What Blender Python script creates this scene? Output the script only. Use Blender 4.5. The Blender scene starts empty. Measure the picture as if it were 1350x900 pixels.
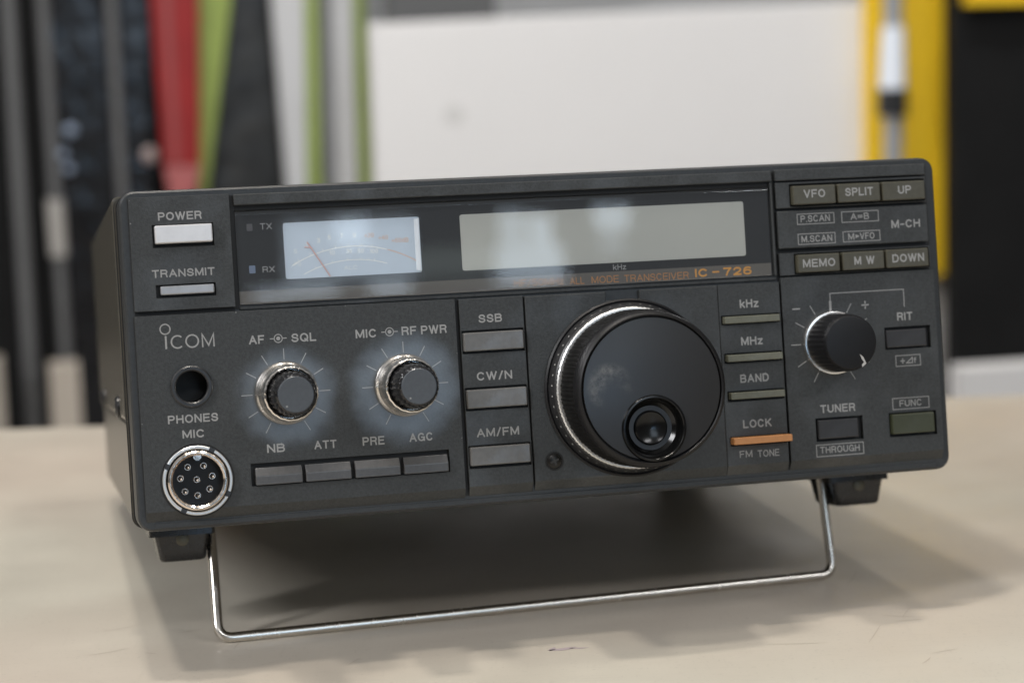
import bpy, bmesh, math, random
from mathutils import Vector, Matrix
random.seed(7)
S = bpy.context.scene
COL = S.collection

# ------------------------------------------------------------------ camera
cam_d = bpy.data.cameras.new("camera")
cam = bpy.data.objects.new("camera", cam_d)
COL.objects.link(cam)
_r = Vector((0.9726369, -0.2303805, -0.0300373))
_d = Vector((-0.0598827, -0.1236727, -0.9905146))
_f = Vector((0.2244804, 0.9652098, -0.1340844))
M = Matrix.Identity(4)
for i in range(3):
    M[i][0] = _r[i]; M[i][1] = -_d[i]; M[i][2] = -_f[i]
M.translation = Vector((-0.144138, -0.595630, 0.165584))
cam.matrix_world = M
cam_d.sensor_width = 36.0
cam_d.lens = 2705.18 / 1350 * 36
cam_d.clip_start = 0.02
cam_d.clip_end = 50
cam_d.dof.use_dof = True
cam_d.dof.focus_distance = 0.575
cam_d.dof.aperture_fstop = 9.6
S.camera = cam

# ------------------------------------------------------------------ render look
S.view_settings.view_transform = 'Standard'
S.view_settings.look = 'None'
S.view_settings.exposure = 0.0
S.view_settings.gamma = 1.0
S.render.engine = 'CYCLES'
S.cycles.use_denoising = True
S.cycles.max_bounces = 10
S.cycles.diffuse_bounces = 5
S.cycles.glossy_bounces = 5
S.cycles.transparent_max_bounces = 8
S.cycles.caustics_reflective = True
S.cycles.blur_glossy = 0.15
S.cycles.sample_clamp_indirect = 6.0

# ------------------------------------------------------------------ ambient room light
W = bpy.data.worlds.new("World")
S.world = W
W.use_nodes = True
wn, wl = W.node_tree.nodes, W.node_tree.links
bg = wn['Background']
tc = wn.new('ShaderNodeTexCoord')
sep = wn.new('ShaderNodeSeparateXYZ')
wl.new(tc.outputs['Generated'], sep.inputs[0])
rmp = wn.new('ShaderNodeValToRGB')
mp = wn.new('ShaderNodeMapRange')
mp.inputs['From Min'].default_value = -1; mp.inputs['From Max'].default_value = 1
wl.new(sep.outputs['Z'], mp.inputs['Value'])
wl.new(mp.outputs[0], rmp.inputs[0])
cr = rmp.color_ramp
cr.elements[0].position = 0.30; cr.elements[0].color = (0.10, 0.09, 0.08, 1)
cr.elements[1].position = 0.95; cr.elements[1].color = (0.75, 0.74, 0.72, 1)
e = cr.elements.new(0.52); e.color = (0.20, 0.20, 0.20, 1)
e = cr.elements.new(0.70); e.color = (0.42, 0.42, 0.42, 1)
nz = wn.new('ShaderNodeTexNoise'); nz.inputs['Scale'].default_value = 3.0
wl.new(tc.outputs['Generated'], nz.inputs['Vector'])
mr2 = wn.new('ShaderNodeMapRange')
mr2.inputs['From Min'].default_value = 0.35; mr2.inputs['From Max'].default_value = 0.65
mr2.inputs['To Min'].default_value = 0.45; mr2.inputs['To Max'].default_value = 1.5
wl.new(nz.outputs['Fac'], mr2.inputs['Value'])
mx = wn.new('ShaderNodeVectorMath'); mx.operation = 'SCALE'
wl.new(rmp.outputs[0], mx.inputs[0]); wl.new(mr2.outputs[0], mx.inputs['Scale'])
wl.new(mx.outputs[0], bg.inputs['Color'])
bg.inputs['Strength'].default_value = 0.44

# ------------------------------------------------------------------ lamps
def area(name, loc, target, sx, sy, power, col, spread=math.pi):
    l = bpy.data.lights.new(name, 'AREA')
    l.shape = 'RECTANGLE'; l.size = sx; l.size_y = sy; l.energy = power; l.color = col
    l.spread = spread
    o = bpy.data.objects.new(name, l)
    o.location = loc
    o.rotation_euler = (Vector(target) - Vector(loc)).to_track_quat('-Z', 'Y').to_euler()
    COL.objects.link(o)
    return o
WARM = (1.0, 0.93, 0.84)
NEUT = (0.98, 0.98, 1.0)
DAY = (0.72, 0.86, 1.0)
area("ceiling_or_fill_lamp", (-0.17, 0.08, 1.8), (-0.17, 0.08, 0), 0.10, 0.10, 8.6, WARM)
area("ceiling_or_fill_lamp", (-0.52, -0.15, 1.8), (0, 0, 0), 0.14, 0.14, 9.6, WARM)
area("ceiling_or_fill_lamp", (0.50, 0.10, 1.9), (0, 0, 0), 0.30, 0.12, 4.2, WARM)
area("ceiling_or_fill_lamp", (0.3, 0.70, 1.95), (0.40, 1.75, 0.1), 1.6, 0.12, 6.8, NEUT, 1.5)  # narrow fill, shaped to light the background and spare the radio
area("ceiling_or_fill_lamp", (-0.45, 0.75, 1.9), (-0.3, 0.45, 0), 0.4, 0.2, 2.6, NEUT)  # added fill to brighten the rear of the table
area("ceiling_or_fill_lamp", (-2.2, -1.0, 1.6), (0, 0, 0), 0.25, 0.9, 44.0, NEUT)  # added at front left to lift the shadow beside the radio
area("ceiling_or_fill_lamp", (-0.4, -2.6, 1.9), (0, 0, 0), 0.9, 0.2, 9.0, NEUT)
area("ceiling_or_fill_lamp", (1.5, -2.4, 1.8), (0.2, 0, 0), 0.9, 0.25, 12.0, NEUT)
# daylight from the windows across the room: strips of bright sky between their frames, plus added fill strips
def light_strip(x0, x1, z0, z1, rad, col=DAY):
    w, h = x1 - x0, z1 - z0
    return area("window_or_fill_light", ((x0 + x1) / 2, -3.0, (z0 + z1) / 2), ((x0 + x1) / 2, 0, (z0 + z1) / 2), w, h,
                rad * math.pi * w * h, col)
light_strip(0.660, 0.785, 0.555, 0.625, 8)
light_strip(0.672, 0.720, 0.625, 0.690, 6)
light_strip(0.726, 0.768, 0.625, 0.680, 8)
light_strip(0.850, 0.915, 0.650, 0.692, 8)
light_strip(0.858, 0.900, 0.605, 0.648, 2.5)
light_strip(0.375, 0.435, 0.640, 0.692, 10)
light_strip(0.285, 0.515, 0.574, 0.690, 3.4)  # added strip, sized so its reflection brightens only the meter
light_strip(0.285, 0.330, 0.574, 0.680, 3)
light_strip(0.225, 0.370, 0.556, 0.572, 8)
light_strip(0.430, 0.500, 0.548, 0.578, 7)
light_strip(0.345, 0.655, 0.578, 0.630, 1.2, (0.75, 0.9, 0.85))
light_strip(0.200, 0.760, 0.250, 0.505, 5.2, (0.44, 0.69, 1.0))  # added low blue strip, gives the sheen round the left knobs
light_strip(0.10, 0.95, 0.80, 1.50, 3.0)

# ------------------------------------------------------------------ materials
def mat(name, base, rough=0.5, metal=0.0, spec=0.5, coat=0.0, coat_rough=0.1, vary=0.0, scale=300.0, bump=0.0, bscale=900.0, rvary=0.0, bdist=0.0002):
    m = bpy.data.materials.new(name); m.use_nodes = True
    n, l = m.node_tree.nodes, m.node_tree.links
    b = n['Principled BSDF']
    b.inputs['Base Color'].default_value = (*base, 1)
    b.inputs['Roughness'].default_value = rough
    b.inputs['Metallic'].default_value = metal
    b.inputs['Specular IOR Level'].default_value = spec
    b.inputs['Coat Weight'].default_value = coat
    b.inputs['Coat Roughness'].default_value = coat_rough
    t = n.new('ShaderNodeTexCoord')
    if vary or rvary:
        z = n.new('ShaderNodeTexNoise'); z.inputs['Scale'].default_value = scale; z.inputs['Detail'].default_value = 5
        z.inputs['Roughness'].default_value = 0.65
        l.new(t.outputs['Object'], z.inputs['Vector'])
        if vary:
            r = n.new('ShaderNodeValToRGB')
            r.color_ramp.elements[0].position = 0.3; r.color_ramp.elements[1].position = 0.7
            r.color_ramp.elements[0].color = (*[c * (1 - vary) for c in base], 1)
            r.color_ramp.elements[1].color = (*[min(1, c * (1 + vary)) for c in base], 1)
            l.new(z.outputs['Fac'], r.inputs[0]); l.new(r.outputs[0], b.inputs['Base Color'])
        if rvary:
            q = n.new('ShaderNodeMapRange')
            q.inputs['To Min'].default_value = max(0.02, rough - rvary); q.inputs['To Max'].default_value = min(1, rough + rvary)
            q.inputs['From Min'].default_value = 0.3; q.inputs['From Max'].default_value = 0.7
            l.new(z.outputs['Fac'], q.inputs['Value']); l.new(q.outputs[0], b.inputs['Roughness'])
    if bump:
        z2 = n.new('ShaderNodeTexNoise'); z2.inputs['Scale'].default_value = bscale; z2.inputs['Detail'].default_value = 3
        l.new(t.outputs['Object'], z2.inputs['Vector'])
        bp = n.new('ShaderNodeBump'); bp.inputs['Strength'].default_value = bump; bp.inputs['Distance'].default_value = bdist
        l.new(z2.outputs['Fac'], bp.inputs['Height']); l.new(bp.outputs[0], b.inputs['Normal'])
    return m

PANEL = mat('panel_plastic', (0.0305, 0.033, 0.0335), 0.50, vary=0.34, scale=1300, bump=0.45, bscale=2600)
RIM = mat('bezel_plastic', (0.027, 0.029, 0.030), 0.42, vary=0.2, scale=900, bump=0.2, bscale=2200)
COVER2 = mat('lower_cover_paint', (0.10, 0.093, 0.078), 0.30, vary=0.10, scale=500)
COVER = mat('cover_paint', (0.070, 0.065, 0.052), 0.26, vary=0.15, scale=500, bump=0.25, bscale=1500)
HOLE = mat('recess_black', (0.006, 0.006, 0.006), 0.6)
PRINT = mat('grey_print', (0.30, 0.30, 0.295), 0.6)
PRINT_DIM = mat('dim_print', (0.30, 0.30, 0.30), 0.6)
ORANGE = mat('orange_print', (0.62, 0.30, 0.07), 0.6)
ORANGE_DIM = mat('dim_orange_print', (0.46, 0.22, 0.08), 0.6)
def worn_panel():
    m = mat('panel_plastic_worn', (0.0305, 0.033, 0.0335), 0.50, vary=0.34, scale=1300, bump=0.40, bscale=2600)
    n, l = m.node_tree.nodes, m.node_tree.links; b = n['Principled BSDF']
    t = n.new('ShaderNodeTexCoord')
    z = n.new('ShaderNodeTexNoise'); z.inputs['Scale'].default_value = 160; z.inputs['Detail'].default_value = 4
    l.new(t.outputs['Object'], z.inputs['Vector'])
    acc = None
    for x, zz, r in ((-0.0043, 0.0035, 0.0150), (0.0293, 0.0040, 0.0165)):     # finger-polished rings round the two knobs
        fl = n.new('ShaderNodeVectorMath'); fl.operation = 'MULTIPLY'; fl.inputs[1].default_value = (1, 0, 1)
        l.new(t.outputs['Object'], fl.inputs[0])
        d = n.new('ShaderNodeVectorMath'); d.operation = 'DISTANCE'; d.inputs[1].default_value = (x, 0, zz)
        l.new(fl.outputs[0], d.inputs[0])
        ad = n.new('ShaderNodeMath'); ad.operation = 'MULTIPLY_ADD'; ad.inputs[1].default_value = 0.006; l.new(z.outputs['Fac'], ad.inputs[0]); l.new(d.outputs['Value'], ad.inputs[2])
        q = n.new('ShaderNodeMapRange'); q.interpolation_type = 'SMOOTHSTEP'
        q.inputs['From Min'].default_value = r * 0.80; q.inputs['From Max'].default_value = r * 1.28; q.inputs['To Min'].default_value = 1; q.inputs['To Max'].default_value = 0
        l.new(ad.outputs[0], q.inputs['Value'])
        if acc is None: acc = q
        else:
            mxn = n.new('ShaderNodeMath'); mxn.operation = 'MAXIMUM'; l.new(acc.outputs[0], mxn.inputs[0]); l.new(q.outputs[0], mxn.inputs[1]); acc = mxn
    l.new(acc.outputs[0], b.inputs['Coat Weight']); b.inputs['Coat Roughness'].default_value = 0.30; b.inputs['Coat IOR'].default_value = 1.85
    return m
WORN = worn_panel()
def smudges(m, scale, amount, rough=0.34):
    n, l = m.node_tree.nodes, m.node_tree.links; b = n['Principled BSDF']
    t = n.new('ShaderNodeTexCoord'); z = n.new('ShaderNodeTexNoise'); z.inputs['Scale'].default_value = scale; z.inputs['Detail'].default_value = 5
    l.new(t.outputs['Object'], z.inputs['Vector'])
    q = n.new('ShaderNodeMapRange'); q.inputs['From Min'].default_value = 0.48; q.inputs['From Max'].default_value = 0.70
    q.inputs['To Min'].default_value = 0; q.inputs['To Max'].default_value = amount
    l.new(z.outputs['Fac'], q.inputs['Value']); l.new(q.outputs[0], b.inputs['Coat Weight']); b.inputs['Coat Roughness'].default_value = rough
smudges(PANEL, 55, 0.7)
SILVER2 = mat('dull_silver_button', (0.36, 0.37, 0.39), 0.36, metal=0.3, vary=0.08, scale=300)
SILVER = mat('silver_button', (0.66, 0.66, 0.67), 0.38, metal=0.25, vary=0.05, scale=300)
GREYBTN = mat('grey_button', (0.125, 0.122, 0.117), 0.38, vary=0.12, scale=700, bump=0.1)
OLIVE = mat('olive_button', (0.064, 0.060, 0.042), 0.42, vary=0.12, scale=700, bump=0.1)
KHAKI = mat('khaki_button', (0.125, 0.125, 0.092), 0.42, vary=0.10, scale=700, bump=0.1)
GREEN = mat('green_button', (0.038, 0.043, 0.022), 0.42, vary=0.10, scale=700)
DARKBTN = mat('dark_button', (0.022, 0.022, 0.024), 0.45, vary=0.12, scale=700)
AMBER = mat('amber_button', (0.52, 0.235, 0.085), 0.40, vary=0.08, scale=500)
GLOSS = mat('gloss_black', (0.012, 0.012, 0.013), 0.16, vary=0.1, rvary=0.05, scale=220)
SATIN = mat('satin_black', (0.022, 0.022, 0.023), 0.33, vary=0.2, scale=500)
CHROME = mat('chrome', (0.86, 0.83, 0.79), 0.20, metal=1.0, rvary=0.06, scale=500)
STEEL = mat('steel', (0.64, 0.61, 0.56), 0.24, metal=1.0, rvary=0.05, scale=300, vary=0.08)
NICKEL = mat('nickel', (0.78, 0.70, 0.62), 0.16, metal=1.0, rvary=0.08, scale=900)
ALU = mat('aluminium', (0.70, 0.70, 0.69), 0.36, metal=0.85)
RIMK = mat('knob_rim_black', (0.008, 0.008, 0.009), 0.42, spec=0.28, vary=0.1, scale=400)
DEEP = mat('dimple_black', (0.004, 0.004, 0.004), 0.18, spec=0.35)
GRIP = mat('grip_rubber', (0.008, 0.008, 0.008), 0.6, spec=0.12, vary=0.2, scale=600)
CAP = mat('knob_cap_grey', (0.062, 0.068, 0.076), 0.42, vary=0.1, scale=800)
SOCKET = mat('socket_black', (0.004, 0.0045, 0.005), 0.4, spec=0.3)
MASK = mat('window_mask', (0.016, 0.017, 0.018), 0.5)
BAND = mat('window_band', (0.115, 0.106, 0.094), 0.5, vary=0.05, scale=900)
METER = mat('meter_paper', (0.465, 0.54, 0.62), 0.6, vary=0.03, scale=200)
LCD = mat('lcd_glass', (0.44, 0.445, 0.405), 0.45, vary=0.02, scale=60)
METER_INK = mat('meter_ink', (0.76, 0.77, 0.74), 0.6)
NEEDLE = mat('needle_red', (0.64, 0.34, 0.29), 0.5)
LEDOFF = mat('lamp_lens', (0.085, 0.080, 0.080), 0.35)
LEDBLUE = mat('lamp_lens_blue', (0.15, 0.19, 0.27), 0.35)
RUBBER = mat('foot_plastic', (0.008, 0.0085, 0.009), 0.26, rvary=0.06, scale=300)
BRASS = mat('dull_brass', (0.10, 0.095, 0.075), 0.45, metal=0.8)

def glass_mat():
    m = bpy.data.materials.new('smoked_glass'); m.use_nodes = True
    n, l = m.node_tree.nodes, m.node_tree.links
    n.remove(n['Principled BSDF'])
    out = n['Material Output']
    t = n.new('ShaderNodeBsdfTransparent'); t.inputs['Color'].default_value = (0.93, 0.94, 0.95, 1)
    g = n.new('ShaderNodeBsdfGlossy'); g.inputs['Roughness'].default_value = 0.05
    # finger grease: a few broad dull patches
    tcn = n.new('ShaderNodeTexCoord'); z = n.new('ShaderNodeTexNoise'); z.inputs['Scale'].default_value = 30; z.inputs['Detail'].default_value = 1
    l.new(tcn.outputs['Object'], z.inputs['Vector'])
    q = n.new('ShaderNodeMapRange'); q.inputs['From Min'].default_value = 0.45; q.inputs['From Max'].default_value = 0.75
    q.inputs['To Min'].default_value = 0.015; q.inputs['To Max'].default_value = 0.05
    l.new(z.outputs['Fac'], q.inputs['Value']); l.new(q.outputs[0], g.inputs['Roughness'])
    f = n.new('ShaderNodeFresnel'); f.inputs['IOR'].default_value = 1.5
    mxs = n.new('ShaderNodeMixShader')
    l.new(f.outputs[0], mxs.inputs[0]); l.new(t.outputs[0], mxs.inputs[1]); l.new(g.outputs[0], mxs.inputs[2])
    l.new(mxs.outputs[0], out.inputs['Surface'])
    return m
GLASS = glass_mat()

# ------------------------------------------------------------------ builders (millimetres on the set: u right, v up, w out of the front panel)
CENT = {}
U0, V0, W0 = 120.5, -36.0, -40.0
def P(u, v, w): return Vector(((u - U0) / 1000, -(w - W0) / 1000, (v - V0) / 1000))
def link(name, me, parent, m=None, bevel=0, seg=2, smooth=False, angle=35, center=True):
    o = bpy.data.objects.new(name, me)
    COL.objects.link(o)
    if m: me.materials.append(m)
    c = Vector((0, 0, 0))
    if center and me.vertices:
        lo = Vector([min(v.co[i] for v in me.vertices) for i in range(3)]); hi = Vector([max(v.co[i] for v in me.vertices) for i in range(3)])
        c = (lo + hi) / 2
        me.transform(Matrix.Translation(-c))
    CENT[o.name] = c
    if parent is not None:
        o.parent = parent
        o.location = c - CENT.get(parent.name, Vector())
    else:
        o.location = c
    if bevel:
        b = o.modifiers.new('bevel', 'BEVEL'); b.width = bevel / 1000; b.segments = seg; b.limit_method = 'ANGLE'; b.angle_limit = math.radians(30)
        b.harden_normals = False
    if smooth:
        for p in me.polygons: p.use_smooth = True
        try:
            me.set_sharp_from_angle(angle=math.radians(angle))
        except Exception: pass
    return o
def mk(name, verts, faces, m, parent, conv=True, **k):
    me = bpy.data.meshes.new(name)
    me.from_pydata([P(*v) if conv else Vector(v) for v in verts], [], faces)
    bm = bmesh.new(); bm.from_mesh(me); bmesh.ops.recalc_face_normals(bm, faces=bm.faces); bm.to_mesh(me); bm.free()
    return link(name, me, parent, m, **k)
BOXF = [(0, 3, 2, 1), (4, 5, 6, 7), (0, 1, 5, 4), (1, 2, 6, 5), (2, 3, 7, 6), (3, 0, 4, 7)]
def box(name, u0, u1, v0, v1, w0, w1, m, parent, bevel=0.25, inset=0, **k):
    i = inset
    vs = [(u0, v0, w0), (u1, v0, w0), (u1, v1, w0), (u0, v1, w0), (u0 + i, v0 + i, w1), (u1 - i, v0 + i, w1), (u1 - i, v1 - i, w1), (u0 + i, v1 - i, w1)]
    return mk(name, vs, BOXF, m, parent, bevel=bevel, **k)
def plate_geo(rect, holes, w0, w1, slope=None):
    """rectangular plate with rectangular holes; slope=(v_end, w_end): the lower edge falls back to that line"""
    u0, u1, v0, v1 = rect
    us = sorted({u0, u1, *[h[0] for h in holes], *[h[1] for h in holes]})
    vs = sorted({v0, v1, *[h[2] for h in holes], *[h[3] for h in holes]})
    idx = {}; V = []; F = []
    def vid(a, b, w):
        k = (round(a, 4), round(b, 4), w)
        if k not in idx: idx[k] = len(V); V.append((a, b, w))
        return idx[k]
    solid = {}
    for i in range(len(us) - 1):
        for j in range(len(vs) - 1):
            cu, cv = (us[i] + us[i + 1]) / 2, (vs[j] + vs[j + 1]) / 2
            solid[i, j] = not any(h[0] < cu < h[1] and h[2] < cv < h[3] for h in holes)
    for (i, j), s in solid.items():
        if not s: continue
        a, b, c, d = us[i], us[i + 1], vs[j], vs[j + 1]
        F.append([vid(a, c, w1), vid(b, c, w1), vid(b, d, w1), vid(a, d, w1)])
        F.append([vid(a, d, w0), vid(b, d, w0), vid(b, c, w0), vid(a, c, w0)])
        for (di, dj, p, q) in ((-1, 0, (a, d), (a, c)), (1, 0, (b, c), (b, d)), (0, -1, (a, c), (b, c)), (0, 1, (b, d), (a, d))):
            if not solid.get((i + di, j + dj), False):
                F.append([vid(*p, w1), vid(*p, w0), vid(*q, w0), vid(*q, w1)])
    if slope:
        for k, (a, b, w) in enumerate(V):
            if abs(b - v0) < 1e-6 and w == w0: V[k] = (a, slope[0], w)
    return V, F
def rrect(u0, u1, v0, v1, r, n=7):
    pts = []
    for cx, cy, a0 in ((u1 - r, v1 - r, 0), (u0 + r, v1 - r, 90), (u0 + r, v0 + r, 180), (u1 - r, v0 + r, 270)):
        for i in range(n + 1):
            a = math.radians(a0 + 90 * i / n); pts.append((cx + r * math.cos(a), cy + r * math.sin(a)))
    return pts
def loft(loops, cap0=True, cap1=True):
    n = len(loops[0]); V = [p for L in loops for p in L]; F = []
    for k in range(len(loops) - 1):
        for i in range(n):
            j = (i + 1) % n
            F.append((k * n + i, k * n + j, (k + 1) * n + j, (k + 1) * n + i))
    if cap0: F.append(tuple(reversed(range(n))))
    if cap1: F.append(tuple(range((len(loops) - 1) * n, len(loops) * n)))
    return V, F
def lathe_geo(cu, cv, prof, n=96, rmod=None, cap0=True, cap1=True):
    loops = []
    for k, (r, w) in enumerate(prof):
        loops.append([(cu + (r + (rmod(i / n, k) if rmod else 0)) * math.cos(2 * math.pi * i / n),
                       cv + (r + (rmod(i / n, k) if rmod else 0)) * math.sin(2 * math.pi * i / n), w) for i in range(n)])
    return loft(loops, cap0, cap1)
def lathe(name, cu, cv, prof, m, parent, n=96, rmod=None, cap0=True, cap1=True, angle=32, **k):
    V, F = lathe_geo(cu, cv, prof, n, rmod, cap0, cap1)
    return mk(name, V, F, m, parent, smooth=True, angle=angle, **k)
def ring(name, cu, cv, r0, r1, w0, w1, m, parent, n=96, b=0.15, **k):
    prof = [(r1, w0), (r1, w1 - b), (r1 - b, w1), (r0 + b, w1), (r0, w1 - b), (r0, w0), (r1, w0)]
    loops = lathe_geo(cu, cv, prof[:-1], n, None, False, False)
    V, F = loops
    L = len(prof) - 1
    for i in range(n):
        j = (i + 1) % n
        F.append(((L - 1) * n + i, (L - 1) * n + j, j, i))
    return mk(name, V, F, m, parent, smooth=True, **k)
def cut(o, cutter_prof, cu, cv, n=64):
    """drill a round hole with the given (r, w) profile through mesh object o"""
    V, F = lathe_geo(cu, cv, cutter_prof, n)
    me = bpy.data.meshes.new('tmp_cut'); me.from_pydata([P(*v) - CENT[o.name] for v in V], [], F)
    bm = bmesh.new(); bm.from_mesh(me); bmesh.ops.recalc_face_normals(bm, faces=bm.faces); bm.to_mesh(me); bm.free()
    c = bpy.data.objects.new('tmp_cut', me); COL.objects.link(c)
    c.matrix_world = Matrix.Identity(4)
    keep = (o.parent, o.location.copy()); o.parent = None; o.location = (0, 0, 0)
    md = o.modifiers.new('cut', 'BOOLEAN'); md.object = c; md.operation = 'DIFFERENCE'; md.solver = 'EXACT'
    others = [(x, x.show_viewport) for x in o.modifiers if x != md]
    for x, _ in others: x.show_viewport = False
    bpy.context.view_layer.update()
    dg = bpy.context.evaluated_depsgraph_get()
    new = bpy.data.meshes.new_from_object(o.evaluated_get(dg))
    o.modifiers.remove(md)
    for x, s in others: x.show_viewport = s
    old = o.data; o.data = new; bpy.data.meshes.remove(old)
    bpy.data.objects.remove(c); bpy.data.meshes.remove(me)
    o.parent, o.location = keep
    return o

# a plain grotesque alphabet drawn with a pen of constant width: glyph -> (width, strokes) in a unit box
def _a(cx, cy, rx, ry, a0, a1, n=14): return [(cx + rx * math.cos(math.radians(a0 + (a1 - a0) * i / n)), cy + ry * math.sin(math.radians(a0 + (a1 - a0) * i / n))) for i in range(n + 1)]
GL = {
 'A': (.74, [[(0, 0), (.5, 1)], [(.5, 1), (1, 0)], [(.2, .33), (.8, .33)]]),
 'B': (.66, [[(0, 0), (0, 1)], [(0, 1), (.62, 1)] + _a(.62, .765, .33, .235, 90, -90) + [(0, .53)], [(.62, .53)] + _a(.66, .265, .34, .265, 90, -90) + [(0, 0)]]),
 'C': (.70, [_a(.5, .5, .5, .5, 42, 318, 24)]),
 'D': (.68, [[(0, 0), (0, 1)], [(0, 1), (.5, 1)] + _a(.5, .5, .5, .5, 90, -90, 18) + [(0, 0)]]),
 'E': (.60, [[(0, 0), (0, 1)], [(0, 1), (1, 1)], [(0, .52), (.9, .52)], [(0, 0), (1, 0)]]),
 'F': (.56, [[(0, 0), (0, 1)], [(0, 1), (1, 1)], [(0, .5), (.85, .5)]]),
 'G': (.73, [_a(.5, .5, .5, .5, 45, 300, 24), [(1.0, 0), (1.0, .46)], [(.58, .46), (1.0, .46)], _a(.5, .5, .5, .5, 300, 335, 4)]),
 'H': (.66, [[(0, 0), (0, 1)], [(1, 0), (1, 1)], [(0, .52), (1, .52)]]),
 'I': (.0, [[(0, 0), (0, 1)]]),
 'K': (.66, [[(0, 0), (0, 1)], [(0, .36), (.95, 1)], [(.38, .6), (1, 0)]]),
 'L': (.54, [[(0, 0), (0, 1)], [(0, 0), (1, 0)]]),
 'M': (.80, [[(0, 0), (0, 1)], [(1, 0), (1, 1)], [(0.03, 1), (.5, .08)], [(.97, 1), (.5, .08)]]),
 'N': (.66, [[(0, 0), (0, 1)], [(1, 0), (1, 1)], [(.03, 1), (.97, 0)]]),
 'O': (.76, [_a(.5, .5, .5, .5, 0, 360, 30)]),
 'P': (.62, [[(0, 0), (0, 1)], [(0, 1), (.62, 1)] + _a(.64, .735, .36, .265, 90, -90) + [(0, .47)]]),
 'Q': (.76, [_a(.5, .5, .5, .5, 0, 360, 30), [(.62, .28), (.98, 0)]]),
 'R': (.66, [[(0, 0), (0, 1)], [(0, 1), (.62, 1)] + _a(.64, .745, .34, .255, 90, -90) + [(0, .49)], [(.6, .49), (.85, .4), (.92, .2), (.97, 0)]]),
 'S': (.62, [[(.94, .72)] + _a(.5, .75, .46, .25, 15, 180, 10) + [(.1, .62), (.3, .54), (.7, .47), (.93, .38)] + _a(.5, .26, .5, .26, 15, -170, 14)]),
 'T': (.64, [[(0, 1), (1, 1)], [(.5, 0), (.5, 1)]]),
 'U': (.66, [[(0, 1), (0, .36)] + _a(.5, .36, .5, .36, 180, 360, 14) + [(1, 1)]]),
 'V': (.70, [[(0, 1), (.5, 0)], [(.5, 0), (1, 1)]]),
 'W': (1.0, [[(0, 1), (.26, 0)], [(.26, 0), (.5, 1)], [(.5, 1), (.74, 0)], [(.74, 0), (1, 1)]]),
 'X': (.68, [[(0, 0), (1, 1)], [(0, 1), (1, 0)]]),
 'k': (.50, [[(0, 0), (0, 1)], [(0, .24), (.95, .7)], [(.38, .42), (1, 0)]]),
 'z': (.46, [[(0, .68), (1, .68)], [(1, .68), (0, 0)], [(0, 0), (1, 0)]]),
 'o': (.5, [_a(.5, .35, .5, .35, 0, 360, 20)]),
 'd': (.5, [_a(.5, .35, .5, .35, 0, 360, 20), [(1, 0), (1, 1)]]),
 'f': (.30, [[(.35, 0), (.35, .78)] + _a(.85, .78, .5, .22, 180, 90, 6), [(0, .62), (.9, .62)]]),
 '0': (.56, [_a(.5, .5, .5, .5, 0, 360, 26)]),
 '1': (.24, [[(1, 0), (1, 1)], [(1, .98), (0, .74)]]),
 '2': (.56, [_a(.5, .72, .48, .28, 170, -20, 14) + [(.78, .44), (0, 0)], [(0, 0), (1, 0)]]),
 '3': (.56, [_a(.48, .75, .44, .25, 160, -90, 12), _a(.48, .26, .52, .26, 90, -165, 14)]),
 '4': (.6, [[(.72, 0), (.72, 1)], [(.72, 1), (0, .28)], [(0, .28), (1, .28)]]),
 '5': (.56, [[(.95, 1), (.15, 1)], [(.15, 1), (.06, .5)], _a(.48, .32, .52, .32, 135, -160, 16)]),
 '6': (.58, [_a(.5, .31, .5, .31, 0, 360, 22), [(0, .33), (.03, .6)] + _a(.55, .66, .5, .34, 165, 45, 8)]),
 '7': (.56, [[(0, 1), (1, 1)], [(1, 1), (.55, .5), (.35, 0)]]),
 '9': (.58, [_a(.5, .69, .5, .31, 0, 360, 22), [(1, .67), (.97, .4)] + _a(.45, .34, .5, .34, -15, -135, 8)]),
 '/': (.36, [[(0, -.05), (1, 1.05)]]), '-': (.36, [[(0, .42), (1, .42)]]), '=': (.5, [[(0, .62), (1, .62)], [(0, .32), (1, .32)]]),
 '+': (.5, [[(0, .42), (1, .42)], [(.5, .14), (.5, .7)]]), '.': (.0, [[(0, 0), (0, .01)]]), ' ': (.22, []),
}
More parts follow.
